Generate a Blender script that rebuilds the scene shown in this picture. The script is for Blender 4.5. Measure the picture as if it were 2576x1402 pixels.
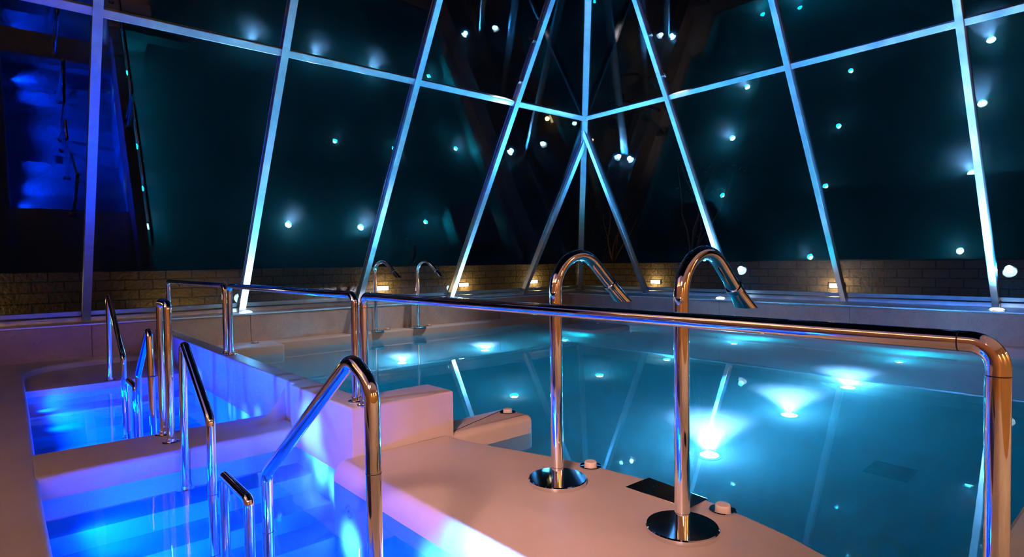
import bpy, bmesh, math, random
from mathutils import Vector, Matrix

for o in list(bpy.data.objects):
    bpy.data.objects.remove(o, do_unlink=True)
SC = bpy.context.scene
COL = SC.collection
random.seed(7)
R = math.radians
V = Vector

# ------------------------------------------------------------------ camera
F_PX, YAW, PITCH, ROLL = 1495.18, R(49.048), R(1.61787), R(-0.73777)
EYE = V((0, 0, 1.21))
fw = V((math.cos(YAW) * math.cos(PITCH), math.sin(YAW) * math.cos(PITCH), -math.sin(PITCH)))
r0 = V((math.sin(YAW), -math.cos(YAW), 0))
u0 = r0.cross(fw)
rt = r0 * math.cos(ROLL) + u0 * math.sin(ROLL)
up = -r0 * math.sin(ROLL) + u0 * math.cos(ROLL)
cam_d = bpy.data.cameras.new('camera')
cam = bpy.data.objects.new('camera', cam_d)
COL.objects.link(cam)
cam_d.sensor_width = 36
cam_d.lens = F_PX / 2576 * 36
cam_d.clip_start = 0.05
cam.matrix_world = Matrix(((rt.x, up.x, -fw.x, EYE.x), (rt.y, up.y, -fw.y, EYE.y), (rt.z, up.z, -fw.z, EYE.z), (0, 0, 0, 1)))
SC.camera = cam

# ------------------------------------------------------------------ world, view, sampling limits
w = bpy.data.worlds.new('night')
SC.world = w
w.use_nodes = True
w.node_tree.nodes['Background'].inputs[0].default_value = (0.05, 0.12, 0.3, 1)
w.node_tree.nodes['Background'].inputs[1].default_value = 0.006
SC.view_settings.view_transform = 'Standard'
SC.view_settings.look = 'None'
SC.view_settings.gamma = 1
SC.view_settings.exposure = 0.0
SC.view_settings.use_curve_mapping = False
cy = SC.cycles
cy.use_denoising = True
cy.max_bounces = 12
cy.diffuse_bounces = 3
cy.glossy_bounces = 6
cy.transmission_bounces = 8
cy.transparent_max_bounces = 16
cy.volume_bounces = 2
cy.caustics_reflective = False
cy.caustics_refractive = False
cy.sample_clamp_indirect = 0.0

# ------------------------------------------------------------------ light levels (tuned together)
UPLIGHT_W = 1250.0
POOL_W = 560.0
SPA_W = 420.0
WARM_W = 26.0
BRICK_W = 17.0

def add_light(name, kind, loc, aim=None, energy=10, color=(1, 1, 1), size=0.05, spot=60, blend=0.5, parent=None, size_y=None):
    d = bpy.data.lights.new(name, kind)
    d.energy = energy
    d.color = color
    if kind == 'SPOT':
        d.spot_size = R(spot)
        d.spot_blend = blend
        d.shadow_soft_size = size
    elif kind == 'AREA':
        d.size = size
        if size_y:
            d.shape = 'RECTANGLE'
            d.size_y = size_y
    else:
        d.shadow_soft_size = size
    o = bpy.data.objects.new(name, d)
    COL.objects.link(o)
    o.location = loc
    if aim is not None:
        o.rotation_euler = (V(aim)).to_track_quat('-Z', 'Y').to_euler()
    if parent:
        o.parent = parent
    return o

# colour of the unseen warm fill lamps added behind the viewer
WARM = (1.0, 0.60, 0.36)

# ------------------------------------------------------------------ materials
def mat(name, base=(0.8, 0.8, 0.8), rough=0.5, metal=0.0, spec=0.5, noise=None, bump=0.0, bscale=40.0, emit=None, estr=0.0):
    m = bpy.data.materials.new(name)
    m.use_nodes = True
    nt = m.node_tree
    b = nt.nodes['Principled BSDF']
    b.inputs['Base Color'].default_value = (*base, 1)
    b.inputs['Roughness'].default_value = rough
    b.inputs['Metallic'].default_value = metal
    b.inputs['Specular IOR Level'].default_value = spec
    if noise or bump:
        tc = nt.nodes.new('ShaderNodeTexCoord')
    if noise:
        scale, c2, lo, hi = noise
        n = nt.nodes.new('ShaderNodeTexNoise')
        n.inputs['Scale'].default_value = scale
        n.inputs['Detail'].default_value = 6
        rp = nt.nodes.new('ShaderNodeValToRGB')
        rp.color_ramp.elements[0].position = lo
        rp.color_ramp.elements[1].position = hi
        rp.color_ramp.elements[0].color = (*base, 1)
        rp.color_ramp.elements[1].color = (*c2, 1)
        nt.links.new(tc.outputs['Object'], n.inputs['Vector'])
        nt.links.new(n.outputs['Fac'], rp.inputs['Fac'])
        nt.links.new(rp.outputs['Color'], b.inputs['Base Color'])
    if bump:
        n2 = nt.nodes.new('ShaderNodeTexNoise')
        n2.inputs['Scale'].default_value = bscale
        n2.inputs['Detail'].default_value = 4
        bp = nt.nodes.new('ShaderNodeBump')
        bp.inputs['Strength'].default_value = bump
        bp.inputs['Distance'].default_value = 0.02
        nt.links.new(tc.outputs['Object'], n2.inputs['Vector'])
        nt.links.new(n2.outputs['Fac'], bp.inputs['Height'])
        nt.links.new(bp.outputs['Normal'], b.inputs['Normal'])
    if emit:
        b.inputs['Emission Color'].default_value = (*emit, 1)
        b.inputs['Emission Strength'].default_value = estr
    return m

PLASTER = mat('pool_plaster', (0.72, 0.66, 0.62), 0.45, noise=(2.2, (0.66, 0.60, 0.56), 0.4, 0.7), bump=0.05, bscale=60)
LINING = mat('pool_lining', (0.70, 0.74, 0.72), 0.5, noise=(1.5, (0.64, 0.68, 0.66), 0.4, 0.7))
CHROME = mat('polished_steel', (0.86, 0.86, 0.87), 0.05, 1.0)
JOINT = mat('pipe_joint', (0.08, 0.08, 0.09), 0.3, 0.8)
STEEL = mat('brushed_steel', (0.62, 0.64, 0.66), 0.36, 0.75, noise=(9, (0.5, 0.52, 0.55), 0.35, 0.75))
DARK = mat('dark_gasket', (0.02, 0.02, 0.022), 0.5)
CAP = mat('white_plastic', (0.85, 0.80, 0.75), 0.35)
GRILLE = mat('grille_steel', (0.35, 0.38, 0.40), 0.3, 0.8)
HOUSE = mat('ochre_render', (0.88, 0.50, 0.16), 0.8, noise=(3, (0.8, 0.44, 0.13), 0.4, 0.7))
GROUND = mat('garden_soil', (0.03, 0.025, 0.02), 0.95, bump=0.4, bscale=8)
BARK = mat('bark', (0.16, 0.10, 0.06), 0.9, bump=0.5, bscale=30)
LEAF = mat('leaf', (0.05, 0.09, 0.03), 0.6, noise=(5, (0.09, 0.10, 0.04), 0.4, 0.7))
LENS_COOL = mat('cool_lens', (0.9, 0.95, 1), 0.2, emit=(1.0, 0.93, 0.95), estr=110)
LENS_FAINT = mat('faint_lens', (0.9, 0.95, 1), 0.2, emit=(0.8, 0.9, 1.0), estr=1.0)
COVE = mat('cove_tube', (1, 0.9, 0.7), 0.3, emit=(1.0, 0.60, 0.20), estr=11)
LENS_UP = mat('uplight_lens', (0.9, 0.95, 1), 0.2, emit=(0.65, 0.85, 1.0), estr=22)
LENS_DIM = mat('dim_lens', (0.9, 0.95, 1), 0.2, emit=(1.0, 0.40, 0.36), estr=80)
LENS_BLUE = mat('blue_lens', (0.8, 0.9, 1), 0.2, emit=(0.02, 0.15, 1.0), estr=3)
LENS_WARM = mat('warm_lens', (1, 0.95, 0.85), 0.3, emit=(1.0, 0.78, 0.45), estr=7)
LENS_FILL = mat('fill_lens', (1, 0.95, 0.85), 0.3, emit=(1.0, 0.62, 0.25), estr=3.5)  # glow of the added warm fill lamps behind the viewer

def stone_mat():
    m = mat('limestone', (0.60, 0.48, 0.39), 0.35, noise=(5.0, (0.48, 0.37, 0.30), 0.35, 0.75))
    nt = m.node_tree
    b = nt.nodes['Principled BSDF']
    src = b.inputs['Base Color'].links[0].from_socket
    tc = nt.nodes.new('ShaderNodeTexCoord')
    v = nt.nodes.new('ShaderNodeTexVoronoi')
    v.feature = 'DISTANCE_TO_EDGE'
    v.inputs['Scale'].default_value = 14
    n = nt.nodes.new('ShaderNodeTexNoise')
    n.inputs['Scale'].default_value = 6
    mp = nt.nodes.new('ShaderNodeMixRGB')
    mp.inputs[0].default_value = 0.35
    nt.links.new(tc.outputs['Object'], n.inputs['Vector'])
    nt.links.new(tc.outputs['Object'], mp.inputs[1])
    nt.links.new(n.outputs['Color'], mp.inputs[2])
    nt.links.new(mp.outputs[0], v.inputs['Vector'])
    rp = nt.nodes.new('ShaderNodeValToRGB')
    rp.color_ramp.elements[0].position = 0.0
    rp.color_ramp.elements[1].position = 0.035
    rp.color_ramp.elements[0].color = (0.55, 0.5, 0.48, 1)
    rp.color_ramp.elements[1].color = (1, 1, 1, 1)
    nt.links.new(v.outputs['Distance'], rp.inputs['Fac'])
    mx = nt.nodes.new('ShaderNodeMixRGB')
    mx.blend_type = 'MULTIPLY'
    mx.inputs[0].default_value = 0.5
    nt.links.new(src, mx.inputs[1])
    nt.links.new(rp.outputs['Color'], mx.inputs[2])
    nt.links.new(mx.outputs[0], b.inputs['Base Color'])
    return m
STONE = stone_mat()

def brick_mat(swap):
    m = bpy.data.materials.new('garden_brick')
    m.use_nodes = True
    nt = m.node_tree
    b = nt.nodes['Principled BSDF']
    b.inputs['Roughness'].default_value = 0.85
    tc = nt.nodes.new('ShaderNodeTexCoord')
    sx = nt.nodes.new('ShaderNodeSeparateXYZ')
    cx = nt.nodes.new('ShaderNodeCombineXYZ')
    nt.links.new(tc.outputs['Object'], sx.inputs[0])
    nt.links.new(sx.outputs['Y' if swap else 'X'], cx.inputs['X'])
    nt.links.new(sx.outputs['Z'], cx.inputs['Y'])
    br = nt.nodes.new('ShaderNodeTexBrick')
    br.inputs['Scale'].default_value = 1.0
    br.inputs['Brick Width'].default_value = 0.40
    br.inputs['Row Height'].default_value = 0.165
    br.inputs['Mortar Size'].default_value = 0.012
    br.inputs['Color1'].default_value = (0.20, 0.145, 0.08, 1)
    br.inputs['Color2'].default_value = (0.14, 0.10, 0.055, 1)
    br.inputs['Mortar'].default_value = (0.05, 0.04, 0.03, 1)
    nt.links.new(cx.outputs[0], br.inputs['Vector'])
    n = nt.nodes.new('ShaderNodeTexNoise')
    n.inputs['Scale'].default_value = 18
    n.inputs['Detail'].default_value = 5
    nt.links.new(tc.outputs['Object'], n.inputs['Vector'])
    mx = nt.nodes.new('ShaderNodeMixRGB')
    mx.blend_type = 'MULTIPLY'
    mx.inputs[0].default_value = 0.6
    nt.links.new(br.outputs['Color'], mx.inputs[1])
    nt.links.new(n.outputs['Color'], mx.inputs[2])
    nt.links.new(mx.outputs[0], b.inputs['Base Color'])
    ad = nt.nodes.new('ShaderNodeMath')
    ad.operation = 'MULTIPLY_ADD'
    ad.inputs[1].default_value = -1.0
    nt.links.new(br.outputs['Fac'], ad.inputs[0])
    nt.links.new(n.outputs['Fac'], ad.inputs[2])
    bp = nt.nodes.new('ShaderNodeBump')
    bp.inputs['Distance'].default_value = 0.03
    bp.inputs['Strength'].default_value = 0.9
    nt.links.new(ad.outputs[0], bp.inputs['Height'])
    nt.links.new(bp.outputs['Normal'], b.inputs['Normal'])
    return m
BRICK_X, BRICK_Y = brick_mat(False), brick_mat(True)

def sheet_mat(name, ior, tint, rough, wave=0.0, wscale=3.0, gloss=(1, 1, 1), gain=1.0):
    """clear sheet: see-through with a Fresnel mirror on it"""
    m = bpy.data.materials.new(name)
    m.use_nodes = True
    nt = m.node_tree
    nt.nodes.remove(nt.nodes['Principled BSDF'])
    out = nt.nodes['Material Output']
    tr = nt.nodes.new('ShaderNodeBsdfTransparent')
    tr.inputs[0].default_value = (*tint, 1)
    gl = nt.nodes.new('ShaderNodeBsdfGlossy')
    gl.inputs['Roughness'].default_value = rough
    gl.inputs['Color'].default_value = (*gloss, 1)
    f0 = ((ior - 1) / (ior + 1)) ** 2 * gain
    fr = nt.nodes.new('ShaderNodeLayerWeight')
    fr.inputs['Blend'].default_value = 0.5
    pw = nt.nodes.new('ShaderNodeMath')
    pw.operation = 'POWER'
    pw.inputs[1].default_value = 5.0
    g = nt.nodes.new('ShaderNodeMath')
    g.operation = 'MULTIPLY_ADD'
    g.use_clamp = True
    g.inputs[1].default_value = 1 - f0
    g.inputs[2].default_value = f0
    nt.links.new(fr.outputs['Facing'], pw.inputs[0])
    nt.links.new(pw.outputs[0], g.inputs[0])
    mx = nt.nodes.new('ShaderNodeMixShader')
    nt.links.new(g.outputs[0], mx.inputs[0])
    nt.links.new(tr.outputs[0], mx.inputs[1])
    nt.links.new(gl.outputs[0], mx.inputs[2])
    nt.links.new(mx.outputs[0], out.inputs['Surface'])
    if wave:
        tc = nt.nodes.new('ShaderNodeTexCoord')
        n = nt.nodes.new('ShaderNodeTexNoise')
        n.inputs['Scale'].default_value = wscale
        n.inputs['Detail'].default_value = 2
        bp = nt.nodes.new('ShaderNodeBump')
        bp.inputs['Strength'].default_value = wave
        bp.inputs['Distance'].default_value = 0.01
        nt.links.new(tc.outputs['Object'], n.inputs['Vector'])
        nt.links.new(n.outputs['Fac'], bp.inputs['Height'])
        nt.links.new(bp.outputs['Normal'], gl.inputs['Normal'])
        nt.links.new(bp.outputs['Normal'], fr.inputs['Normal'])
    return m
GLASS = sheet_mat('window_glass', 1.52, (0.80, 0.86, 0.88), 0.012, gain=0.72)
SPA_WATER = sheet_mat('spa_water', 1.33, (0.08, 0.42, 1.0), 0.03, wave=0.10, wscale=4)

def pool_water_mat():
    m = bpy.data.materials.new('pool_water')
    m.use_nodes = True
    nt = m.node_tree
    nt.nodes.remove(nt.nodes['Principled BSDF'])
    out = nt.nodes['Material Output']
    g = nt.nodes.new('ShaderNodeBsdfGlass')
    g.inputs['IOR'].default_value = 1.33
    g.inputs['Roughness'].default_value = 0.0
    tc = nt.nodes.new('ShaderNodeTexCoord')
    n = nt.nodes.new('ShaderNodeTexNoise')
    n.inputs['Scale'].default_value = 2.5
    n.inputs['Detail'].default_value = 2
    bp = nt.nodes.new('ShaderNodeBump')
    bp.inputs['Strength'].default_value = 0.02
    bp.inputs['Distance'].default_value = 0.01
    nt.links.new(tc.outputs['Object'], n.inputs['Vector'])
    nt.links.new(n.outputs['Fac'], bp.inputs['Height'])
    nt.links.new(bp.outputs['Normal'], g.inputs['Normal'])
    nt.links.new(g.outputs[0], out.inputs['Surface'])
    a = nt.nodes.new('ShaderNodeVolumeAbsorption')
    a.inputs['Color'].default_value = (0.0, 0.78, 0.87, 1)
    a.inputs['Density'].default_value = 1.1
    s = nt.nodes.new('ShaderNodeVolumeScatter')
    s.inputs['Color'].default_value = (0.75, 0.95, 1.0, 1)
    s.inputs['Density'].default_value = 0.26
    s.inputs['Anisotropy'].default_value = 0.0
    ad = nt.nodes.new('ShaderNodeAddShader')
    nt.links.new(a.outputs[0], ad.inputs[0])
    nt.links.new(s.outputs[0], ad.inputs[1])
    nt.links.new(ad.outputs[0], out.inputs['Volume'])
    return m
POOL_WATER = pool_water_mat()

# ------------------------------------------------------------------ mesh helpers
def obj(name, bm, m, parent=None, smooth=False, loc=None):
    bmesh.ops.recalc_face_normals(bm, faces=bm.faces)
    me = bpy.data.meshes.new(name)
    bm.to_mesh(me)
    bm.free()
    me.materials.append(m)
    if smooth:
        for p in me.polygons:
            p.use_smooth = True
        me.set_sharp_from_angle(angle=R(40))
    o = bpy.data.objects.new(name, me)
    COL.objects.link(o)
    if parent:
        o.parent = parent
    if loc is not None:
        o.location = loc
    return o

def tag(o, label=None, cat=None, group=None, kind=None):
    if label: o['label'] = label
    if cat: o['category'] = cat
    if group: o['group'] = group
    if kind: o['kind'] = kind
    return o

def empty(name, loc, label, cat, group=None, rz=0.0):
    o = bpy.data.objects.new(name, None)
    COL.objects.link(o)
    o.location = loc
    o.rotation_euler = (0, 0, rz)
    o.empty_display_size = 0.1
    return tag(o, label, cat, group)

def copy_tree(o, parent=None):
    c = o.copy()
    COL.objects.link(c)
    c.parent = parent
    for ch in list(o.children):
        copy_tree(ch, c)
    return c

def box(bm, lo, hi, bev=0.0, seg=2):
    lo, hi = V(lo), V(hi)
    r = bmesh.ops.create_cube(bm, size=1)
    for v in r['verts']:
        v.co = V(((lo.x + hi.x) / 2 + v.co.x * (hi.x - lo.x), (lo.y + hi.y) / 2 + v.co.y * (hi.y - lo.y), (lo.z + hi.z) / 2 + v.co.z * (hi.z - lo.z)))
    if bev:
        es = list({e for v in r['verts'] for e in v.link_edges})
        bmesh.ops.bevel(bm, geom=es, offset=bev, segments=seg, profile=0.5, affect='EDGES')

def obox(bm, c, ax, ay, az, sx, sy, sz, bev=0.0):
    """box with free axes"""
    r = bmesh.ops.create_cube(bm, size=1)
    for v in r['verts']:
        v.co = V(c) + V(ax) * v.co.x * sx + V(ay) * v.co.y * sy + V(az) * v.co.z * sz
    if bev:
        es = list({e for v in r['verts'] for e in v.link_edges})
        bmesh.ops.bevel(bm, geom=es, offset=bev, segments=2, profile=0.5, affect='EDGES')

def fillet(pts, rad, n=8):
    pts = [V(p) for p in pts]
    out = [pts[0]]
    rads = rad if isinstance(rad, (list, tuple)) else [rad] * (len(pts) - 2)
    for i in range(1, len(pts) - 1):
        a, b, c = pts[i - 1], pts[i], pts[i + 1]
        d1, d2 = (a - b).normalized(), (c - b).normalized()
        ang = d1.angle(d2)
        r_ = rads[i - 1]
        t = min(r_ / math.tan(ang / 2), (a - b).length * 0.49, (c - b).length * 0.49)
        r_ = t * math.tan(ang / 2)
        bis = (d1 + d2).normalized()
        cen = b + bis * (r_ / math.sin(ang / 2))
        p1, p2 = b + d1 * t, b + d2 * t
        v1, v2 = p1 - cen, p2 - cen
        th = v1.angle(v2)
        for k in range(n + 1):
            s = k / n
            out.append(cen + (v1 * math.sin((1 - s) * th) + v2 * math.sin(s * th)) / math.sin(th))
    out.append(pts[-1])
    return out

def sweep(bm, path, r, seg=20, cap=True):
    rings = []
    nrm = None
    for i, p in enumerate(path):
        t = (path[min(i + 1, len(path) - 1)] - path[max(i - 1, 0)]).normalized()
        if nrm is None:
            nrm = t.orthogonal().normalized()
        else:
            nrm = (nrm - t * nrm.dot(t)).normalized()
        b = t.cross(nrm)
        rr = r[i] if isinstance(r, (list, tuple)) else r
        rings.append([bm.verts.new(p + (nrm * math.cos(2 * math.pi * k / seg) + b * math.sin(2 * math.pi * k / seg)) * rr) for k in range(seg)])
    for a, b_ in zip(rings, rings[1:]):
        for k in range(seg):
            bm.faces.new((a[k], a[(k + 1) % seg], b_[(k + 1) % seg], b_[k]))
    if cap:
        bm.faces.new(rings[0][::-1])
        bm.faces.new(rings[-1])

def lathe(bm, prof, seg=32, c=(0, 0, 0)):
    """profile of (radius, z); closed on the axis"""
    c = V(c)
    rings = []
    for r_, z in prof:
        if r_ < 1e-6:
            rings.append([bm.verts.new(c + V((0, 0, z)))])
        else:
            rings.append([bm.verts.new(c + V((r_ * math.cos(2 * math.pi * k / seg), r_ * math.sin(2 * math.pi * k / seg), z))) for k in range(seg)])
    for a, b in zip(rings, rings[1:]):
        for k in range(seg):
            k2 = (k + 1) % seg
            q = [a[k % len(a)], a[k2 % len(a)], b[k2 % len(b)], b[k % len(b)]]
            q2 = []
            for v_ in q:
                if v_ not in q2:
                    q2.append(v_)
            if len(q2) > 2:
                bm.faces.new(q2)

def spline(pts, n=8):
    """Catmull-Rom through 2-D points"""
    P = [V((*p, 0)) for p in pts]
    P = [P[0] * 2 - P[1]] + P + [P[-1] * 2 - P[-2]]
    out = []
    for i in range(1, len(P) - 2):
        for k in range(n):
            t = k / n
            a, b, c, d = P[i - 1], P[i], P[i + 1], P[i + 2]
            out.append(0.5 * ((2 * b) + (c - a) * t + (2 * a - 5 * b + 4 * c - d) * t * t + (3 * b - a - 3 * c + d) * t ** 3))
    out.append(P[-2])
    return [(p.x, p.y) for p in out]

def inset(poly, d):
    """move a closed 2-D outline inwards (counter-clockwise)"""
    n = len(poly)
    out = []
    for i in range(n):
        a, b, c = V((*poly[i - 1], 0)), V((*poly[i], 0)), V((*poly[(i + 1) % n], 0))
        d1, d2 = (b - a).normalized(), (c - b).normalized()
        n1, n2 = V((-d1.y, d1.x, 0)), V((-d2.y, d2.x, 0))
        m = (n1 + n2)
        m = m / max(0.35, m.length_squared / 2) if m.length > 1e-6 else n1
        out.append((b.x + m.x * d, b.y + m.y * d))
    return out

def soft_slab(bm, poly, ztop, zbot, rx=0.03, rz=0.03, n=5):
    """slab with an elliptical rounded top edge; poly counter-clockwise"""
    lv = [(poly, zbot)]
    for k in range(n + 1):
        a = k / n * math.pi / 2
        lv.append((inset(poly, rx * (1 - math.cos(a))), ztop - rz + rz * math.sin(a)))
    rings = [[bm.verts.new((x, y, z)) for x, y in p] for p, z in lv]
    m = len(poly)
    for a, b in zip(rings, rings[1:]):
        for k in range(m):
            bm.faces.new((a[k], a[(k + 1) % m], b[(k + 1) % m], b[k]))
    bm.faces.new(rings[-1])
    bm.faces.new(rings[0][::-1])

def rect(x0, y0, x1, y1):
    return [(x0, y0), (x1, y0), (x1, y1), (x0, y1)]

def rrect(x0, y0, x1, y1, r, n=6):
    out = []
    for cx, cy_, a0 in ((x1 - r, y0 + r, -90), (x1 - r, y1 - r, 0), (x0 + r, y1 - r, 90), (x0 + r, y0 + r, 180)):
        for k in range(n + 1):
            a = R(a0 + 90 * k / n)
            out.append((cx + r * math.cos(a), cy_ + r * math.sin(a)))
    return out

# ------------------------------------------------------------------ layout numbers (metres)
ZW = -0.14                       # water level
XR, YL, ZB = 11.0, 10.1, 0.45    # glass plane of the two walls at height ZB
TH = R(31)                       # inward lean of the glass
CT, ST, TT = math.cos(TH), math.sin(TH), math.tan(TH)
ZT = 4.02                        # transom height
FY, FX = 9.74, 10.20             # faces of the stone plinths
DEEP, SHELF = -1.2, -0.9
PX0, PX1, PY0, PY1 = 1.85, 9.96, 0.54, 9.48   # main pool edges

def structure(name, bm, m, label=None, cat=None, smooth=False):
    o = obj(name, bm, m, smooth=smooth)
    return tag(o, label, cat, None, 'structure')

# ------------------------------------------------------------------ decks, pool shell, spa shell
bm = bmesh.new()
# deck with the rounded end of the far spa basin, left kerb, near deck
arc = [(0.20, 8.55), (0.225, 8.85), (0.31, 9.08), (0.45, 9.25), (0.64, 9.36), (0.90, 9.42), (1.25, 9.44), (1.75, 9.44)]
out = [(1.75, FY + 0.05), (-0.13, FY + 0.05), (-0.13, 1.2), (0.15, 1.2), (0.15, 4.2), (0.18, 6.5)] + arc
soft_slab(bm, out, 0.0, -0.9, 0.035, 0.035)
box(bm, (-3.2, 3.9, -0.75), (-0.131, FY + 0.05, 0.0), 0.02)
box(bm, (-3.2, -3.0, -0.75), (1.545, 1.2, 0.0), 0.02)
structure('floor', bm, PLASTER, 'pale plaster deck kerb running round the blue spa', 'floor', True)

bm = bmesh.new()
# spa basin: floor, shelf, steps, cross wall
box(bm, (0.1, 1.2, -0.95), (1.70, 9.5, -0.72))
box(bm, (0.1, 7.93, -0.85), (1.70, 9.5, -0.07), 0.012)
for y0, z in ((7.55, -0.27), (7.15, -0.39), (6.75, -0.51)):
    box(bm, (0.1, y0, -0.85), (1.70, 7.99, z), 0.012)
box(bm, (0.1, 4.8, -0.85), (1.70, 5.30, -0.27), 0.012)
box(bm, (0.1, 5.2, -0.85), (1.70, 5.60, -0.48), 0.012)
for y0, z in ((4.05, -0.26), (3.74, -0.37), (3.48, -0.48)):
    box(bm, (0.1, y0, -0.85), (1.70, 4.45, z), 0.012)
for y1, z in ((1.95, -0.30), (2.2, -0.45)):
    box(bm, (0.1, 1.1, -0.85), (1.70, y1, z), 0.012)
structure('spa_basin', bm, PLASTER, 'stepped white basin under the blue spa water', 'basin', True)

bm = bmesh.new()
cw = [(0.12, 4.36), (1.50, 4.36), (1.70, 4.35), (1.70, 4.96), (1.50, 4.94), (0.12, 4.94)]
soft_slab(bm, cw, 0.0, -0.85, 0.04, 0.04)
prof = []
for k in range(9):
    f_ = k / 8
    x_ = 1.40 + (1.692 - 1.40) * f_
    hw = 0.27 * (1 - f_) ** 1.4 + 0.012
    prof.append([bm.verts.new((x_, 4.68 + hw * c_, -0.03 + 0.26 * f_ ** 2.2 * (1 - abs(c_)) ** 0.8 + 0.028)) for c_ in (-1, -0.75, -0.5, -0.25, 0, 0.25, 0.5, 0.75, 1)])
for p_, q_ in zip(prof, prof[1:]):
    for k in range(8):
        bm.faces.new((p_[k], p_[k + 1], q_[k + 1], q_[k]))
structure('wall_crossing', bm, PLASTER, 'low plaster cross wall between the two spa basins', 'wall', True)

bm = bmesh.new()
div = [(1.645, 3.43), (2.41, 3.43), (2.41, 3.75), (1.93, 3.75), (1.86, 3.80), (1.85, 3.9), (1.85, 9.95), (1.695, 9.95), (1.685, 4.47), (1.645, 4.45)]
soft_slab(bm, div, 0.31, -1.25, 0.02, 0.02)
structure('wall_divider', bm, PLASTER, 'white plaster wall dividing the blue spa from the main pool', 'wall', True)

bm = bmesh.new()
edge = spline([(2.52, -0.2), (2.62, 0.25), (2.60, 0.75), (2.566, 0.93), (2.636, 1.15), (2.70, 1.45), (2.745, 1.85), (2.70, 2.25), (2.64, 2.57), (2.54, 2.90), (2.47, 3.12), (2.425, 3.30), (2.412, 3.50)], 6)
plat = [(1.55, -0.2)] + edge + [(1.55, 3.50)]
soft_slab(bm, plat, 0.0, -1.25, 0.075, 0.13, 7)
structure('platform', bm, PLASTER, 'curved plaster platform between spa and pool carrying the two fountains', 'platform', True)

bm = bmesh.new()
soft_slab(bm, rrect(2.36, 3.42, 3.175, 3.76, 0.04), -0.0, -0.50, 0.05, 0.05)
structure('ledge', bm, PLASTER, 'short plaster ledge jutting into the pool beside the divider end', 'ledge', True)

bm = bmesh.new()
# pool shell: deep floor, raised shelf along the glass walls, side walls
box(bm, (1.5, 0.3, -1.4), (7.9, 7.5, DEEP))
box(bm, (1.5, 7.45, -1.4), (11, 10, SHELF))
box(bm, (7.87, 0.3, -1.4), (11, 7.46, SHELF))
box(bm, (2.6, 0.2, -1.4), (11, PY0, -0.001), 0.02)
structure('pool_shell', bm, LINING, 'pale pool floor with a raised shelf under the turquoise water', 'pool')

bm = bmesh.new()
box(bm, (1.8, PY1, -1.3), (FX + 0.1, FY + 0.05, 0.0), 0.035, 3)
box(bm, (1.8, 9.12, -1.3), (3.30, FY, 0.003), 0.035, 3)
structure('ledge_left', bm, PLASTER, 'narrow white ledge along the left plinth at the water line', 'ledge', True)
bm = bmesh.new()
box(bm, (PX1, -2.0, -1.3), (FX + 0.05, PY1 + 0.1, 0.0), 0.035, 3)
structure('ledge_right', bm, PLASTER, 'narrow white ledge along the right plinth at the water line', 'ledge', True)

bm = bmesh.new()
soft_slab(bm, rrect(8.28, 7.32, 9.60, 8.50, 0.28), -0.085, SHELF, 0.05, 0.05)
structure('seat_island', bm, PLASTER, 'low rounded seat island just above the water in the far corner', 'seat', True)

# second, neighbouring basin left of the kerb (only a sliver shows)
bm = bmesh.new()
box(bm, (-1.8, 1.0, -0.9), (-0.12, 3.95, -0.62))
box(bm, (-1.9, 1.0, -0.9), (-1.75, 3.95, 0.0))
structure('side_basin', bm, PLASTER, 'white shell of the neighbouring blue basin left of the kerb', 'basin')

# water
bm = bmesh.new()
wp = [(2.57, 0.45), (10.0, 0.45), (10.0, 9.52), (1.845, 9.52), (1.845, 3.745), (2.40, 3.745), (2.40, 3.46)]
wp += [(x - 0.012, y) for x, y in reversed(edge) if 0.5 < y < 3.42]
top_, bot_ = [bm.verts.new((x, y, ZW)) for x, y in wp], [bm.verts.new((x, y, -1.32)) for x, y in wp]
bm.faces.new(top_)
bm.faces.new(bot_[::-1])
for k in range(len(wp)):
    bm.faces.new((bot_[k], bot_[(k + 1) % len(wp)], top_[(k + 1) % len(wp)], top_[k]))
tag(obj('pool_water', bm, POOL_WATER), 'still turquoise water filling the main pool', 'water', kind='stuff')
bm = bmesh.new()
bm.faces.new([bm.verts.new((x, y, ZW)) for x, y in rect(0.145, 1.15, 1.69, 4.365)])
bm.faces.new([bm.verts.new((x, y, ZW)) for x, y in rect(0.145, 4.935, 1.69, 8.0)])
tag(obj('spa_water', bm, SPA_WATER), 'glowing blue water in the stepped spa', 'water', kind='stuff')
bm = bmesh.new()
bm.faces.new([bm.verts.new((x, y, ZW)) for x, y in rect(-1.76, 1.15, -0.12, 3.92)])
tag(obj('basin_water', bm, SPA_WATER), 'sliver of blue water left of the kerb', 'water', kind='stuff')

# ------------------------------------------------------------------ stone plinths and sills
bm = bmesh.new()
xs = [-3.2, -1.15, 0.95, 3.0, 5.1, 6.1, 8.1, 9.75, XR + 0.2]
for a, b in zip(xs, xs[1:]):
    box(bm, (a + 0.002, FY, -1.3), (min(b - 0.002, FX) if a < FX else b, FY + 0.6, 0.43), 0.004, 1)
structure('wall_left', bm, STONE, 'low limestone plinth under the left glass wall', 'wall')
bm = bmesh.new()
ys = [-3.0, -0.9, 1.35, 3.6, 5.85, 7.9, FY]
for a, b in zip(ys, ys[1:]):
    box(bm, (FX, a + 0.002, -1.3), (FX + 0.98, b - 0.002, 0.43), 0.004, 1)
structure('wall_right', bm, STONE, 'low limestone plinth under the right glass wall', 'wall')

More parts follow.
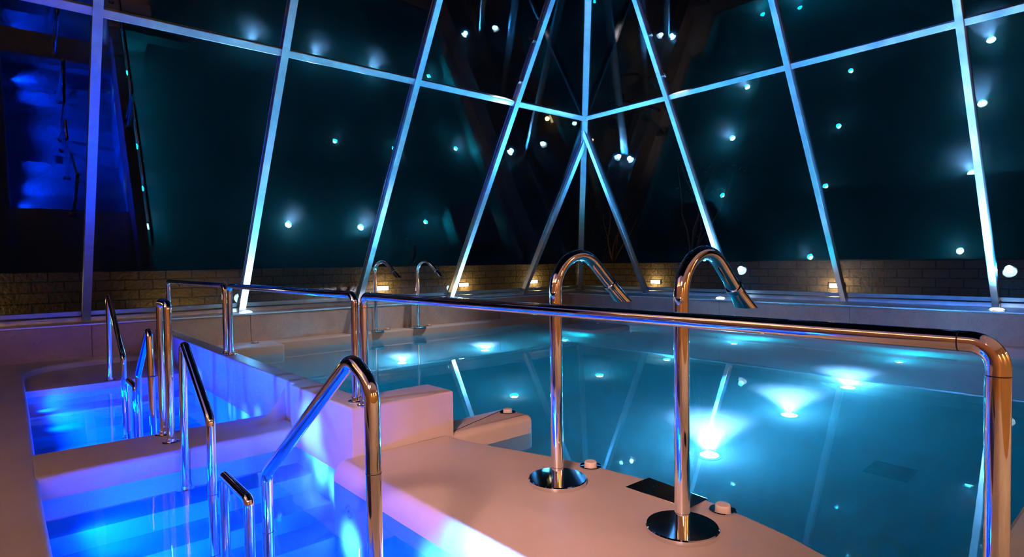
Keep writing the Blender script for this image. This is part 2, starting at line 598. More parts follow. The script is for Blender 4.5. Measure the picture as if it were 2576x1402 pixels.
bm = bmesh.new()
box(bm, (-3.2, FY - 0.015, 0.43), (XR, FY + 0.55, 0.455), 0.004)
box(bm, (-3.2, YL - 0.03, 0.455), (XR - 0.02, YL + 0.12, 0.525), 0.004)
box(bm, (-3.2, YL - 0.02, 0.54), (XR - 0.05, YL + 0.10, 0.605), 0.004)
structure('trim_1', bm, STEEL, 'steel sill profile along the foot of the left glass wall', 'sill')
bm = bmesh.new()
box(bm, (FX - 0.015, -3.0, 0.43), (FX + 0.95, FY - 0.016, 0.455), 0.004)
box(bm, (XR - 0.03, -3.0, 0.455), (XR + 0.12, YL - 0.031, 0.525), 0.004)
box(bm, (XR - 0.02, -3.0, 0.54), (XR + 0.10, YL - 0.051, 0.605), 0.004)
structure('trim_2', bm, STEEL, 'steel sill profile along the foot of the right glass wall', 'sill')

# ------------------------------------------------------------------ glass pyramid walls
WALLS = {
    'left': (V((1, 0, 0)), V((0, -ST, CT)), V((0, -CT, -ST)), V((0, YL, ZB)), XR),
    'right': (V((0, 1, 0)), V((-ST, 0, CT)), V((-CT, 0, -ST)), V((XR, 0, ZB)), YL),
}
MUL = {'left': [-3.13, -1.10, 0.92, 2.955, 4.985, 7.03, 9.05], 'right': [-2.25, -0.17, 1.90, 3.95, 6.03, 8.06]}
L_LOW, L_TR, L_TOP = 0.05, (ZT - ZB) / CT, 9.2 / CT
n_trim, n_win = 3, 1
ORD = ['first', 'second', 'third', 'fourth', 'fifth', 'sixth', 'seventh']
mullion_objs = {}
for side, (a, s, n, P0, A) in WALLS.items():
    mus = MUL[side]
    seen = [m_ for m_ in mus if m_ > 0]
    for x in mus:
        Lh = min(L_TOP, (A - x) / ST)
        bm = bmesh.new()
        obox(bm, P0 + a * x + s * (0.06 + Lh) / 2 + n * 0.015, a, s, n, 0.085, Lh - 0.06, 0.12, 0.006)
        o = structure('trim_%d' % n_trim, bm, STEEL)
        n_trim += 1
        if x in seen:
            k = len(seen) - seen.index(x) - 1
            tag(o, 'sloping steel mullion of the %s glass wall, %s from the corner hip' % (side, ORD[k]), 'mullion')
        else:
            tag(o, 'sloping steel mullion at the far %s end of the %s glass wall' % ('left' if side == 'left' else 'right', side), 'mullion')
        # foot shoe
        bm = bmesh.new()
        obox(bm, P0 + a * x + s * 0.05 + n * 0.03, a, V((0, 0, 1)), n, 0.10, 0.13, 0.10, 0.004)
        obj('foot', bm, STEEL, o)
        mullion_objs[(side, x)] = o
    # transom bars between mullions
    bm = bmesh.new()
    xs2 = mus + [A - L_TR * ST]
    for x0, x1 in zip(xs2, xs2[1:]):
        x1 = min(x1, A - L_TR * ST)
        if x1 - x0 < 0.1:
            continue
        obox(bm, P0 + a * (x0 + x1) / 2 + s * L_TR, a, s, n, x1 - x0 - 0.085, 0.085, 0.09, 0.005)
    o = structure('trim_%d' % n_trim, bm, STEEL, 'horizontal steel transom across the %s glass wall' % side, 'transom')
    n_trim += 1
    # panes
    cols = list(zip(mus, mus[1:] + [A]))
    for x0, x1 in cols:
        for tier, (l0, l1) in enumerate(((L_LOW, L_TR), (L_TR, L_TOP))):
            q = [(x0, l0), (x1, l0), (x1, l1), (x0, l1)]
            res = []
            f = lambda p: A - p[1] * ST - p[0]
            for i in range(4):
                p, p2 = q[i], q[(i + 1) % 4]
                fp, fp2 = f(p), f(p2)
                if fp >= -1e-6:
                    res.append(p)
                if (fp > 1e-6 and fp2 < -1e-6) or (fp < -1e-6 and fp2 > 1e-6):
                    t = fp / (fp - fp2)
                    res.append((p[0] + (p2[0] - p[0]) * t, p[1] + (p2[1] - p[1]) * t))
            res2 = []
            for p in res:
                if not res2 or (abs(p[0] - res2[-1][0]) + abs(p[1] - res2[-1][1])) > 1e-3:
                    res2.append(p)
            if len(res2) < 3:
                continue
            area = sum(res2[i - 1][0] * res2[i][1] - res2[i][0] * res2[i - 1][1] for i in range(len(res2))) / 2
            if abs(area) < 0.05:
                continue
            bm = bmesh.new()
            f1 = [bm.verts.new(P0 + a * p[0] + s * p[1] - n * 0.006) for p in res2]
            f2 = [bm.verts.new(P0 + a * p[0] + s * p[1] + n * 0.006) for p in res2]
            bm.faces.new(f1)
            bm.faces.new(f2[::-1])
            for i in range(len(res2)):
                j = (i + 1) % len(res2)
                bm.faces.new((f1[i], f1[j], f2[j], f2[i]))
            o = structure('window_%d' % n_win, bm, GLASS)
            n_win += 1
            k = len(cols) - cols.index((x0, x1)) - 1
            tag(o, 'dark %s pane of the %s glass wall, %s column from the corner' % (('lower', 'upper')[tier], side, ORD[k]), 'window')

# corner hip
hd = V((-TT, -TT, 1)).normalized()
hn = (WALLS['left'][2] + WALLS['right'][2]).normalized()
ha = hd.cross(hn).normalized()
bm = bmesh.new()
hl = 9.2 / hd.z
obox(bm, V((XR, YL, ZB)) + hd * (0.1 + hl) / 2 + hn * 0.01, ha, hd, hn, 0.10, hl, 0.13, 0.006)
structure('trim_%d' % n_trim, bm, STEEL, 'steel hip post rising in the corner between both glass walls', 'mullion')

# glass clamps on the mullions by the corner
for side, x, ls in (('left', 7.03, (4.55, 5.25)), ('right', 6.03, (4.55, 5.25))):
    a, s, n, P0, A = WALLS[side]
    for l in ls:
        bm = bmesh.new()
        lathe(bm, [(0, -0.03), (0.02, -0.03), (0.02, 0.03), (0.042, 0.035), (0.046, 0.055), (0.035, 0.075), (0, 0.08)], 20)
        o = obj('clamp', bm, CHROME, mullion_objs[(side, x)], True)
        d = -a
        o.rotation_euler = d.to_track_quat('Z', 'Y').to_euler()
        o.location = P0 + a * (x - 0.05) + s * l + n * 0.03
    # fill lamp added near the lower clamp to brighten the ledge
    q_ = P0 + a * (x - 0.16) + s * ls[0] + n * 0.10
    tg = V((4.9, 9.6, 0)) if side == 'left' else V((10.1, 4.6, 0))
    add_light('ledge_fill', 'SPOT', q_, tg - q_, 340 if side == 'left' else 110, (1.0, 0.82, 0.80), 0.04, 70, 1.0)

# ------------------------------------------------------------------ uplights on the sills
def uplight(x, y, aim, label, e=1.0):
    t = empty('uplight', (x, y, 0.455), label, 'light', 'uplights on the sill')
    bm = bmesh.new()
    lathe(bm, [(0, 0), (0.105, 0), (0.105, 0.006), (0.085, 0.008), (0.083, 0.002), (0, 0.002)], 28)
    obj('bezel', bm, STEEL, t, True)
    bm = bmesh.new()
    lathe(bm, [(0, 0.003), (0.084, 0.003), (0.078, 0.016), (0.06, 0.026), (0.03, 0.032), (0, 0.034)], 28)
    obj('lens', bm, LENS_UP, t, True)
    add_light('beam', 'SPOT', (0, 0, 0.09), aim, UPLIGHT_W * e, (0.03, 0.37, 1.0), 0.05, 125, 1.0, t)
    add_light('core_beam', 'SPOT', (0, 0, 0.095), aim, UPLIGHT_W * e * 3.0, (0.22, 0.56, 1.0), 0.05, 34, 1.0, t)
def toward(p, side, x, l=1.6):
    a, st, n, P0, A = WALLS[side]
    return P0 + a * x + st * l + n * 0.05 - V((p[0], p[1], 0.48))
for p, side, m_, lab, e in (((2.98, 9.86), 'left', 2.955, 'left-wall uplight glowing at the sill nearest the spa', 0.8), ((7.14, 9.87), 'left', 7.03, 'left-wall uplight glowing behind the long handrail', 0.8),
                            ((10.42, 5.95), 'right', 6.03, 'right-wall uplight glowing behind the nearer fountain spout', 1.0), ((10.42, 1.80), 'right', 1.90, 'right-wall uplight glowing above the rail bend at far right', 1.0)):
    uplight(p[0], p[1], toward(p, side, m_), lab, e)

# ------------------------------------------------------------------ underwater pool lamps
def pool_lamp(x, y, z, label, e, group, lens=LENS_COOL, r=0.07, aim=(0, 0, 1), cone=52, spread=1.0):
    t = empty('pool_lamp', (x, y, z), label, 'light', group)
    bm = bmesh.new()
    lathe(bm, [(0, 0), (r * 1.5, 0), (r * 1.5, 0.008), (r * 1.05, 0.014), (r, 0.01), (0, 0.01)], 24)
    obj('bezel', bm, STEEL, t, True)
    bm = bmesh.new()
    lathe(bm, [(0, 0.011), (r, 0.011), (r * 0.8, 0.03), (r * 0.4, 0.042), (0, 0.045)], 24)
    obj('lens', bm, lens, t, True)
    add_light('beam', 'SPOT', (0, 0, 0.07), aim, POOL_W * e * e * 9.0, (0.62, 0.56, 1.0), 0.05, cone, 1.0, t)
    add_light('spread', 'SPOT', (0, 0, 0.08), (0, 0, 1), POOL_W * (0.052 + 0.045 * e) * spread, (0.0, 0.58, 0.85), 0.05, 172, 0.6, t)
    return t
GX, GY = (4.61, 6.15, 7.72), (2.74, 5.30)
names = {(0, 0): 'brightest pool lamp, glowing right of the nearer fountain', (1, 0): 'second bright pool lamp out from the nearer fountain', (2, 0): 'third bright pool lamp, close to the shelf edge on the right',
         (0, 1): 'small pool lamp beyond the short ledge', (1, 1): 'small pool lamp right of the farther fountain', (2, 1): 'small pool lamp left of the nearer fountain'}
for (i, j), lab in names.items():
    pool_lamp(GX[i], GY[j], DEEP, lab, (1.0, 0.9, 0.9)[i] if j == 0 else 0.12, 'lamps in the pool floor', LENS_COOL if j == 0 else LENS_DIM, 0.075 if j == 0 else 0.04)
for x, y, lab, e, r in ((4.53, 7.74, 'left one of the two glowing pool lamps in front of the far fountains', 0.7, 0.06), (6.12, 7.76, 'right one of the two glowing pool lamps in front of the far fountains', 0.8, 0.065),
                        (7.84, 7.58, 'small pool lamp beside the seat island', 0.12, 0.03), (9.57, 7.6, 'pool lamp hidden behind the seat island', 0.4, 0.05),
                        (9.55, 5.20, 'small pool lamp on the right shelf under the middle of the rail', 0.3, 0.04), (9.47, 2.70, 'small pool lamp on the right shelf near the rail bend', 0.15, 0.03)):
    pool_lamp(x, y, SHELF, lab, e, 'lamps in the pool floor', LENS_COOL if e > 0.3 else LENS_DIM, r, spread=3.0)

for k, y in enumerate((4.25, 5.12, 6.02, 6.95, 7.88)):  # unseen lamps, assumed from the crescents mirrored in the left glass
    pool_lamp(2.05, y, DEEP if y < 7.4 else SHELF, 'assumed pool lamp hidden behind the divider, %s from the viewer' % ('first', 'second', 'third', 'fourth', 'fifth')[k], 0.2, 'lamps in the pool floor', LENS_FAINT, 0.04, spread=1.5)

# ------------------------------------------------------------------ spa lamps assumed in the kerb wall, shining at the divider
def spa_lamp(y, z, label, e, tgt, cone=38, color=(0.0, 0.075, 1.0), x=0.14):
    t = empty('spa_lamp', (x, y, z), label, 'light', 'assumed blue lamps in the spa wall')
    bm = bmesh.new()
    lathe(bm, [(0, 0), (0.06, 0), (0.06, 0.008), (0.045, 0.012), (0, 0.012)], 20)
    o = obj('lens', bm, LENS_BLUE, t, True)
    o.rotation_euler = (0, R(90), 0)
    add_light('beam', 'SPOT', (0.12, 0, 0), V(tgt) - V((x + 0.12, y, z)), SPA_W * e, color, 0.04, cone, 1.0, t)
HOT = (0.50, 0.75, 1.0)
LAB = 'assumed blue underwater lamp in the spa kerb wall'
# wide blue floods
for y, dy, e in ((1.5, 0, 0.3), (2.4, 0.5, 0.4), (3.1, 1.3, 0.36), (3.9, 0.5, 0.2), (5.3, 0.3, 0.9), (6.0, 0, 0.9), (6.7, 0.3, 0.9), (7.4, 0, 0.6), (7.8, 0, 0.2)):
    spa_lamp(y, -0.18, LAB, e * 1.15, (1.6, y + dy, -0.42), 122)
spa_lamp(2.75, -0.17, LAB, 1.3, (1.1, 4.36, -0.06), 70)
# narrow spots that leave bright patches on the divider
for y, z, tgt, e, c in ((1.80, -0.24, (1.6, 1.95, -0.08), 3.4, 36), (2.35, -0.28, (1.6, 2.3, -0.32), 0.9, 24), (3.05, -0.30, (1.6, 3.29, -0.46), 0.9, 14),
                        (3.70, -0.22, (1.6, 3.68, -0.255), 1.0, 12), (4.02, -0.18, (1.6, 3.92, -0.17), 1.0, 14), (4.24, -0.17, (1.65, 4.10, 0.03), 0.9, 20),
                        (5.35, -0.19, (1.69, 5.34, -0.14), 0.9, 12), (5.75, -0.2, (1.69, 5.70, -0.18), 0.7, 11), (6.1, -0.22, (1.69, 6.12, -0.18), 0.5, 11), (7.45, -0.17, (1.69, 7.35, -0.12), 0.5, 16)):
    spa_lamp(y, z, LAB, e * 1.6, tgt, c, HOT)

# ------------------------------------------------------------------ handrails (all polished tube)
RR = 0.0255
def flange(parent, x, y, z, r=0.055):
    bm = bmesh.new()
    lathe(bm, [(0, 0), (r, 0), (r, 0.005), (r * 0.9, 0.009), (RR + 0.008, 0.010), (RR + 0.006, 0.03), (RR, 0.032), (0, 0.032)], 28)
    obj('flange', bm, CHROME, parent, True, (x, y, z))

def ring(parent, x, y, z, d=(0, 0, 1)):
    bm = bmesh.new()
    lathe(bm, [(0, -0.0015), (RR + 0.0006, -0.0015), (RR + 0.0006, 0.0015), (0, 0.0015)], 24)
    o = obj('joint', bm, JOINT, parent, True, (x, y, z))
    o.rotation_euler = V(d).to_track_quat('Z', 'Y').to_euler()

def handrail(name, loc, pts, rads, feet, joints, label, group, cat='handrail'):
    """pts are local to loc"""
    t = empty(name, loc, label, cat, group)
    bm = bmesh.new()
    sweep(bm, fillet(pts, rads, 10), RR, 24)
    obj('tube', bm, CHROME, t, True)
    for p in feet:
        flange(t, *p)
    for p in joints:
        ring(t, *p[:3], *(p[3:] or ()))
    return t

ZR = 1.005 - 0.31
def long_rail(y0, y1, label, z0=0.31, foot1=None):
    zf = 0.0 if foot1 is None else foot1
    L = y1 - y0
    handrail('handrail', (1.755, y0, z0), [(0, 0, zf), (0, 0, 1.005 - z0), (0, L, 1.005 - z0), (0, L, 0)], 0.055,
             [(0, 0, zf), (0, L, 0)], [(0, 0.075, 1.005 - z0, (0, 1, 0)), (0, L - 0.075, 1.005 - z0, (0, 1, 0)), (0, 0, 0.62), (0, L, 0.62)], label, 'long handrails along the divider')
long_rail(6.50, 9.15, 'farthest long handrail on the divider, ending near the left plinth')
long_rail(3.59, 6.33, 'middle long handrail on the divider, between spa and pool')
long_rail(0.30, 3.462, 'nearest long handrail, crossing in front of both fountains', foot1=-0.31)

SG = 'step handrails in the spa'
handrail('step_handrail', (0.90, 1.73, -0.30), [(0, 0, 0), (0, 0, 1.12), (0, 0.14, 1.19), (0, 1.02, 0.565), (0, 1.02, -0.32)], [0.09, 0.09, 0.07],
         [(0, 0, 0), (0, 1.02, -0.32)], [(0, 0, 0.836), (0, 1.02, 0.30)], 'nearest sloping step handrail, golden in front of the platform', SG)
handrail('step_handrail', (0.90, 3.68, -0.48), [(0, 0, 0), (0, 0, 0.81), (0, 0.62, 1.22), (0, 0.66, 0.22)], [0.07, 0.05],
         [(0, 0, 0), (0, 0.66, 0.22)], [(0, 0, 0.38), (0, 0.66, 0.88)], 'sloping step handrail leaning from the cross wall into the near basin', SG)
handrail('step_handrail', (0.94, 7.05, -0.51), [(0, 0, 0), (0, 0, 0.81), (0, 0.94, 1.43), (0, 0.98, 0.44)], [0.06, 0.05],
         [(0, 0, 0), (0, 0.98, 0.44)], [(0, 0, 0.59)], 'farthest sloping step handrail, standing on the dark shelf', SG)
handrail('step_handrail', (0.92, 6.10, -0.72), [(0, 0, 0), (0, 0, 0.98), (0, -0.56, 1.45), (0, -0.65, 0.24)], [0.06, 0.05],
         [(0, 0, 0), (0, -0.65, 0.24)], [(0, -0.64, 1.05)], 'sloping step handrail rising towards the cross wall from the far basin', SG)
def low_bar(x, y0, y1, z, ztop, label):
    L = y1 - y0
    handrail('low_handrail', (x, y0, z), [(0, 0, 0), (0, 0, ztop - z), (0, L, ztop - z + 0.012), (0, L, 0)], 0.03, [(0, 0, 0), (0, L, 0)], [(0, 0, 0.35), (0, L, 0.35)], label, SG)
low_bar(0.90, 3.02, 3.44, -0.72, 0.065, 'low inverted handrail in the near basin, just above the water')
low_bar(0.93, 6.32, 6.72, -0.72, 0.11, 'low inverted handrail in the far basin')
handrail('post_handrail', (0.875, 4.60, 0.0), [(0, 0, 0), (0, 0, 0.955), (0, 0.245, 0.955), (0, 0.245, 0)], 0.04, [(0, 0, 0), (0, 0.245, 0)], [(0, 0, 0.02)], 'tall narrow handrail hoop standing on the cross wall', SG)

# ------------------------------------------------------------------ swan-neck fountains
def fountain(x, y, z, rz, label, base=True):
    t = empty('fountain', (x, y, z), label, 'fountain', 'swan-neck pool fountains', rz)
    bm = bmesh.new()
    lathe(bm, [(0, 0), (0.158, 0), (0.160, 0.004), (0.160, 0.022), (0.155, 0.027), (0, 0.028)], 48)
    obj('base_plate', bm, CHROME, t, True)
    pts = [V((0, 0, 0.02)), V((0, 0, 0.5)), V((0, 0, 1.0))]
    cx, cz, rad = 0.195, 1.045, 0.195
    for k in range(0, 26):
        a = R(180 - k * (180 - 48) / 25)
        pts.append(V((cx + rad * math.cos(a), 0, cz + rad * math.sin(a))))
    d = V((math.sin(R(48)), 0, -math.cos(R(48))))
    e = pts[-1] + d * 0.175
    pts.append(e)
    bm = bmesh.new()
    sweep(bm, pts, 0.0335, 32)
    obj('neck', bm, CHROME, t, True)
    bm = bmesh.new()
    sweep(bm, [e - d * 0.006, e - d * 0.004, e + d * 0.024, e + d * 0.026], [0.036, 0.0405, 0.0405, 0.036], 32)
    obj('collar', bm, CHROME, t, True)
    bm = bmesh.new()
    lathe(bm, [(0, -0.001), (0.0342, -0.001), (0.0342, 0.001), (0, 0.001)], 28)
    obj('joint', bm, JOINT, t, True, (0, 0, 0.085))
    # nozzle: slightly flared tube cut off level, its lip pointing outwards
    bm = bmesh.new()
    nv = V((-d.z, 0, d.x))
    N = 32
    rings = [[], [], [], []]
    for q in range(N):
        ang = 2 * math.pi * q / N
        base_ = e + d * 0.022 + V((0, 1, 0)) * math.cos(ang) * 0.034 + nv * math.sin(ang) * 0.034
        wide = e + d * 0.022 + V((0, 1, 0)) * math.cos(ang) * 0.056 + nv * math.sin(ang) * 0.037
        tt = (0.962 - wide.z) / d.z
        lip = wide + d * tt
        rings[0].append(bm.verts.new(base_))
        rings[1].append(bm.verts.new(lip))
        rings[2].append(bm.verts.new(lip + (e + d * 0.11 - lip) * 0.08))
        rings[3].append(bm.verts.new(base_ + d * 0.05 + (e + d * 0.07 - base_ - d * 0.05) * 0.15))
    for a_, b_ in zip(rings, rings[1:]):
        for q in range(N):
            bm.faces.new((a_[q], a_[(q + 1) % N], b_[(q + 1) % N], b_[q]))
    bm.faces.new(rings[0][::-1])
    bm.faces.new(rings[-1])
    obj('nozzle', bm, CHROME, t, True)
    return t
fountain(2.29, 2.28, 0, 0, 'polished swan-neck fountain on the platform, farther of the near pair')
fountain(2.28, 1.49, 0, 0, 'polished swan-neck fountain on the platform, nearest the viewer')
fountain(5.08, 9.575, 0.0, R(-75), 'far swan-neck fountain on the left ledge, next to the rail end')
fountain(5.96, 9.575, 0.0, R(-75), 'far swan-neck fountain on the left ledge, in front of the lit mullion')

# ------------------------------------------------------------------ air buttons
def air_button(x, y, z, label):
    t = empty('air_button', (x, y, z), label, 'push button', 'pool air buttons')
    bm = bmesh.new()
    lathe(bm, [(0, 0), (0.062, 0), (0.064, 0.003), (0.064, 0.008), (0.060, 0.012), (0.042, 0.010), (0, 0.010)], 32)
    obj('ring', bm, CHROME, t, True)
    bm = bmesh.new()
    lathe(bm, [(0, 0.009), (0.036, 0.009), (0.036, 0.030), (0.033, 0.035), (0.012, 0.036), (0, 0.036)], 32)
    obj('knob', bm, CAP, t, True)
air_button(2.60, 2.315, 0, 'white push button in a steel ring beside the farther near fountain')
air_button(2.60, 1.475, 0, 'white push button in a steel ring beside the nearest fountain')
air_button(3.06, 3.60, 0, 'white push button on the short ledge in the pool')
air_button(2.98, 9.50, 0.003, 'white push button at the left end of the far ledge')
air_button(5.33, 9.62, 0.0, 'white push button by the left one of the far fountains')
air_button(6.22, 9.62, 0.0, 'white push button by the right one of the far fountains')
air_button(9.25, 8.0, -0.085, 'white push button on the seat island')

# ------------------------------------------------------------------ plates and drains
bm = bmesh.new()
soft_slab(bm, [(2.50, 1.595), (2.672, 1.60), (2.70, 1.975), (2.50, 1.98)], 0.006, 0.0, 0.004, 0.003, 2)
t = obj('skimmer_plate', bm, CHROME)
tag(t, 'polished rectangular steel plate on the platform between the two buttons', 'plate')

def drain(name, x0, y0, x1, y1, z, label):
    t = empty(name, ((x0 + x1) / 2, (y0 + y1) / 2, z), label, 'drain')
    sx, sy = (x1 - x0) / 2, (y1 - y0) / 2
    bm = bmesh.new()
    for a in ((-sx, -sy, sx, -sy + 0.02), (-sx, sy - 0.02, sx, sy), (-sx, -sy + 0.02, -sx + 0.02, sy - 0.02), (sx - 0.02, -sy + 0.02, sx, sy - 0.02)):
        box(bm, (a[0], a[1], 0), (a[2], a[3], 0.01))
    obj('frame', bm, GRILLE, t)
    bm = bmesh.new()
    k = 12
    for i in range(k):
        x = -sx + 0.025 + (2 * sx - 0.05) * (i + 0.5) / k
        box(bm, (x - 0.006, -sy + 0.02, 0.0), (x + 0.006, sy - 0.02, 0.007))
    obj('grille', bm, GRILLE, t)
drain('floor_drain', 5.12, 1.41, 5.42, 1.71, DEEP, 'square grille drain in the floor of the main pool')
drain('floor_drain', 0.82, 6.45, 1.02, 6.72, -0.72, 'small grille drain in the spa floor between the handrails')

t = empty('wall_jet', (1.56, 3.30, -0.27), 'round jet nozzle in the spa wall under the platform edge', 'nozzle')
bm = bmesh.new()
lathe(bm, [(0, 0), (0.045, 0), (0.045, 0.006), (0.038, 0.012), (0.03, 0.008), (0.012, 0.008), (0.010, 0.014), (0, 0.014)], 28)
o = obj('rosette', bm, GRILLE, t, True)
o.rotation_euler = (0, R(-90), 0)

def niche(y0, y1, z0, z1, label):
    t = empty('overflow_grille', (PX1, (y0 + y1) / 2, (z0 + z1) / 2), label, 'grille', 'overflow grilles in the right pool wall')
    h, g = (y1 - y0) / 2, (z1 - z0) / 2
    bm = bmesh.new()
    box(bm, (-0.012, -h, -g), (0, h, g), 0.003)
    obj('plate', bm, DARK, t)
    bm = bmesh.new()
    for k in range(7):
        z = -g + 2 * g * (k + 0.5) / 7
        box(bm, (-0.02, -h + 0.01, z - 0.006), (-0.010, h - 0.01, z + 0.006))
    obj('slats', bm, GRILLE, t)
niche(2.15, 2.60, -0.80, -0.66, 'dark overflow grille in the right pool wall below the rail bend')
niche(5.75, 6.05, -0.80, -0.66, 'dark overflow grille in the right pool wall behind the nearest fountain')

# ------------------------------------------------------------------ garden outside: retaining wall, step lights, plants
bm = bmesh.new()
box(bm, (-6, 11.6, -0.3), (12.9, 11.95, 1.14), 0.01)
structure('wall_garden_left', bm, BRICK_X, 'rough brick garden wall behind the left glass', 'wall')
bm = bmesh.new()
box(bm, (12.45, -5, -0.3), (12.8, 11.59, 1.14), 0.01)
structure('wall_garden_right', bm, BRICK_Y, 'rough brick garden wall behind the right glass', 'wall')
bm = bmesh.new()
box(bm, (-8, 10.5, -0.6), (22, 22, -0.3))
box(bm, (11.4, -8, -0.6), (22, 10.49, -0.3))
structure('ground', bm, GROUND, 'dark garden ground outside the glass', 'ground')

def step_light(x, y, z, d, label):
    rz = math.atan2(-d[0], d[1]) + math.pi
    t = empty('brick_light', (x, y, z), label, 'light', 'step lights in the brick wall', rz)
    # local: wall face is the plane y = 0, light faces -y
    bm = bmesh.new()
    box(bm, (-0.15, -0.02, -0.055), (0.15, 0.0, 0.055), 0.004)
    obj('frame', bm, DARK, t)
    bm = bmesh.new()
    box(bm, (-0.135, -0.026, -0.042), (0.135, -0.019, 0.042), 0.003)
    obj('lens', bm, LENS_WARM, t)
    add_light('glow', 'POINT', (0, -0.16, -0.02), None, BRICK_W, (1.0, 0.62, 0.24), 0.06, parent=t)
for x, lab in ((6.33, 'brick wall light between the two far fountains'), (8.51, 'brick wall light right of the far fountains'), (10.82, 'brick wall light left of the corner hip'), (-0.55, 'assumed brick wall light past the left end of the view')):  # the one past the left end is assumed from the lit bricks
    step_light(x, 11.6, 0.67, (0, -1), lab)
for y, lab in ((8.86, 'brick wall light right of the corner hip'), (4.62, 'brick wall light beside a mullion on the right')):
    t_ = step_light(12.45, y, 0.66, (-1, 0), lab)
t = empty('assumed_ground_spot', (2.45, 11.1, -0.3), 'assumed low garden spotlight behind the sill washing the brick wall', 'light')  # unseen lamp, assumed below the sill to light a patch of brick
bm = bmesh.new()
lathe(bm, [(0, 0), (0.05, 0), (0.06, 0.1), (0.055, 0.11), (0, 0.1)], 20)
obj('housing', bm, DARK, t, True)
bm = bmesh.new()
lathe(bm, [(0, 0.102), (0.05, 0.108), (0, 0.112)], 20)
obj('lens', bm, LENS_WARM, t, True)
add_light('beam', 'SPOT', (0, 0, 0.2), (0, 0.45, 0.9), 45, (1.0, 0.62, 0.24), 0.05, 110, 0.8, t)

def shrub(x, y, z0, h, label, seed, leaves=60):
    rnd = random.Random(seed)
    t = empty('bare_shrub', (x, y, z0), label, 'shrub')
    bm = bmesh.new()
    tips = []
    for k in range(5):
        a = rnd.uniform(0, 6.28)
        p = [V((0, 0, 0))]
        d = V((math.cos(a) * 0.25, math.sin(a) * 0.25, 1)).normalized()
        for i in range(6):
            d = (d + V((rnd.uniform(-.25, .25), rnd.uniform(-.25, .25), rnd.uniform(-.1, .15)))).normalized()
            p.append(p[-1] + d * h / 6)
            tips.append(p[-1])
        sweep(bm, p, [0.03 * (1 - i / 7.5) for i in range(7)], 8)
    obj('stem', bm, BARK, t, True)
    bm = bmesh.new()
    for k in range(leaves):
        c = rnd.choice(tips) + V((rnd.uniform(-.25, .25), rnd.uniform(-.25, .25), rnd.uniform(-.2, .25)))
        d = V((rnd.uniform(-1, 1), rnd.uniform(-1, 1), rnd.uniform(-.6, .6))).normalized()
        e_ = d.orthogonal().normalized()
        L_ = rnd.uniform(0.06, 0.13)
        f_ = d.cross(e_) * 0.01
        vs = [c, c + d * L_ * .5 + e_ * L_ * .25 + f_, c + d * L_, c + d * L_ * .5 - e_ * L_ * .25 + f_]
        bm.faces.new([bm.verts.new(v_) for v_ in vs])
    tag(obj('foliage', bm, LEAF, t), kind='stuff')
shrub(12.95, 10.6, 1.1, 1.6, 'thin dark shrub behind the brick corner', 3)
shrub(13.1, 8.3, 1.1, 2.6, 'tall dark shrub behind the right garden wall', 5, 90)

# unseen warm fill added under the ceiling for platform, far ledge and kerb
def ceiling_fill(x, y, label, beams):
    t = empty('ceiling_fill', (x, y, 3.5), label, 'light', 'unseen warm fill spots under the house ceiling')
    bm = bmesh.new()
    lathe(bm, [(0, 0), (0.07, 0), (0.07, -0.12), (0.06, -0.125), (0, -0.11)], 24)
    obj('housing', bm, DARK, t, True)
    bm = bmesh.new()
    lathe(bm, [(0, -0.128), (0.055, -0.128), (0, -0.134)], 24)
    obj('lens', bm, LENS_FILL, t, True)
    for tgt, e, col, size, cone in beams:
        add_light('beam', 'SPOT', (0, 0, -0.2), V(tgt) - V((x, y, 3.3)), e, col, size, cone, 1.0, t)
ceiling_fill(2.2, -0.5, 'unseen warm fill spot above the near end of the platform', [((4.2, 9.6, 0.1), 260, (1.0, 0.72, 0.58), 0.3, 34)])
ceiling_fill(-2.0, -0.5, 'unseen warm fill spot in the house corner, aimed across at the platform', [((2.15, 2.55, 0), 1700, (1.0, 0.48, 0.40), 0.4, 34)])
ceiling_fill(-0.5, -0.8, 'unseen warm fill spot above the left kerb', [((-0.2, 2.6, 0), 75, (1.0, 0.50, 0.32), 0.4, 44)])

# unseen blue fill added to tint the right-hand glass wall and its plinth
t = empty('blue_fill', (-3.19, 4.6, 2.2), 'added blue fill light on the side wall left of the spa', 'light')
bm = bmesh.new()
box(bm, (0, -0.12, -0.08), (0.12, 0.12, 0.08), 0.01)
obj('housing', bm, DARK, t)
bm = bmesh.new()
box(bm, (0.121, -0.10, -0.065), (0.126, 0.10, 0.065), 0.002)
obj('lens', bm, LENS_BLUE, t)
add_light('beam', 'SPOT', (0.2, 0, 0), V((11, 4.2, 0.8)) - V((-3, 4.6, 2.2)), 1500, (0.03, 0.26, 1.0), 0.1, 46, 0.8, t)

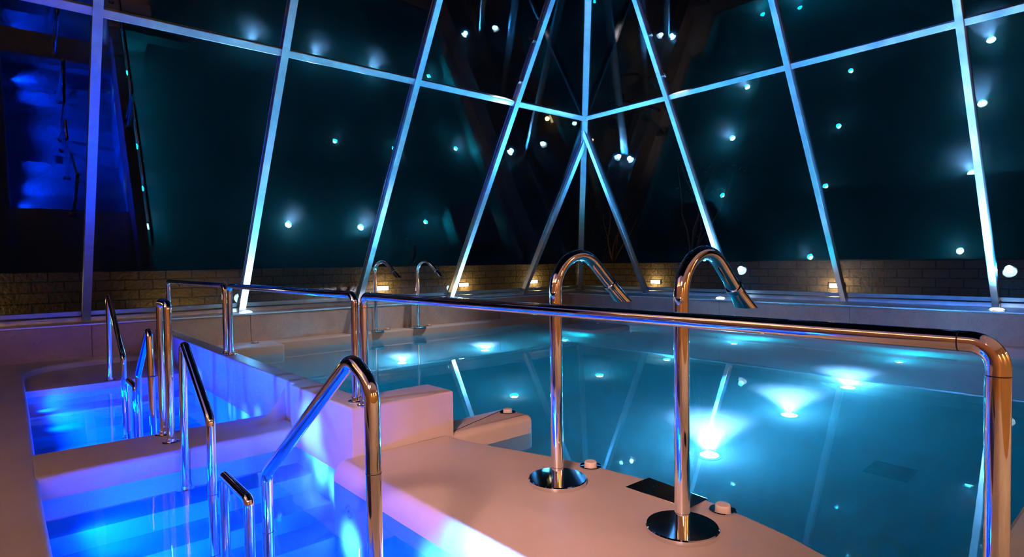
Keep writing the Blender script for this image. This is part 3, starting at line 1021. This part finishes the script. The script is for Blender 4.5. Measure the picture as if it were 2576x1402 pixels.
# ------------------------------------------------------------------ house wall behind the viewer
bm = bmesh.new()
box(bm, (-6, -3.3, -0.2), (9.5, -3.0, 3.5))
structure('wall_back', bm, HOUSE, 'ochre house wall behind the viewer', 'wall')
bm = bmesh.new()
box(bm, (-3.5, -3.0, -0.2), (-3.2, 6.2, 3.5))
structure('wall_side', bm, HOUSE, 'ochre side wall left of the spa', 'wall')
bm = bmesh.new()
box(bm, (-3.5, -3.3, 3.5), (-0.4, 6.2, 3.7))
box(bm, (-0.4, -3.3, 3.5), (9.5, -0.2, 3.7))
structure('ceiling', bm, PLASTER, 'plain plaster ceiling of the house behind the viewer', 'ceiling')
bm = bmesh.new()
box(bm, (1.546, -3.0, -0.9), (10.9, 0.21, 0.0), 0.01)
structure('floor_near', bm, PLASTER, 'plaster deck at the near side of the main pool', 'floor')

t = empty('assumed_cove_light', (-3.2, 3.3, 3.15), 'assumed long warm cove light along the top of the side wall', 'light')  # unseen lamp, assumed from the yellow line along the near rail
bm = bmesh.new()
box(bm, (0, -2.6, -0.05), (0.10, 2.6, 0.0), 0.004)
obj('ledge', bm, HOUSE, t)
bm = bmesh.new()
box(bm, (0.02, -2.5, 0.001), (0.08, 2.5, 0.10), 0.004)
obj('tube', bm, COVE, t)
add_light('wash', 'AREA', (0.16, 0, 0.12), (0.25, 0, 1), 36, (1.0, 0.55, 0.32), 0.1, parent=t, size_y=5.0)

for x in (-1.6, 1.2, 4.0, 6.8):  # unseen sconces added to keep the house wall golden
    t = empty('fill_sconce', (x, -2.99, 2.35), 'added warm fill lamp on the house wall behind the viewer', 'light', 'added warm fill lamps on the house wall')
    bm = bmesh.new()
    box(bm, (-0.14, 0, -0.12), (0.14, 0.03, 0.12), 0.006)
    obj('mount', bm, DARK, t)
    bm = bmesh.new()
    box(bm, (-0.20, 0.03, -0.09), (0.20, 0.13, 0.09), 0.02)
    obj('shade', bm, LENS_FILL, t)
    add_light('glow', 'AREA', (0, 0.22, 0), (0, -0.30, -0.9), WARM_W, WARM, 0.4, parent=t, size_y=0.2)
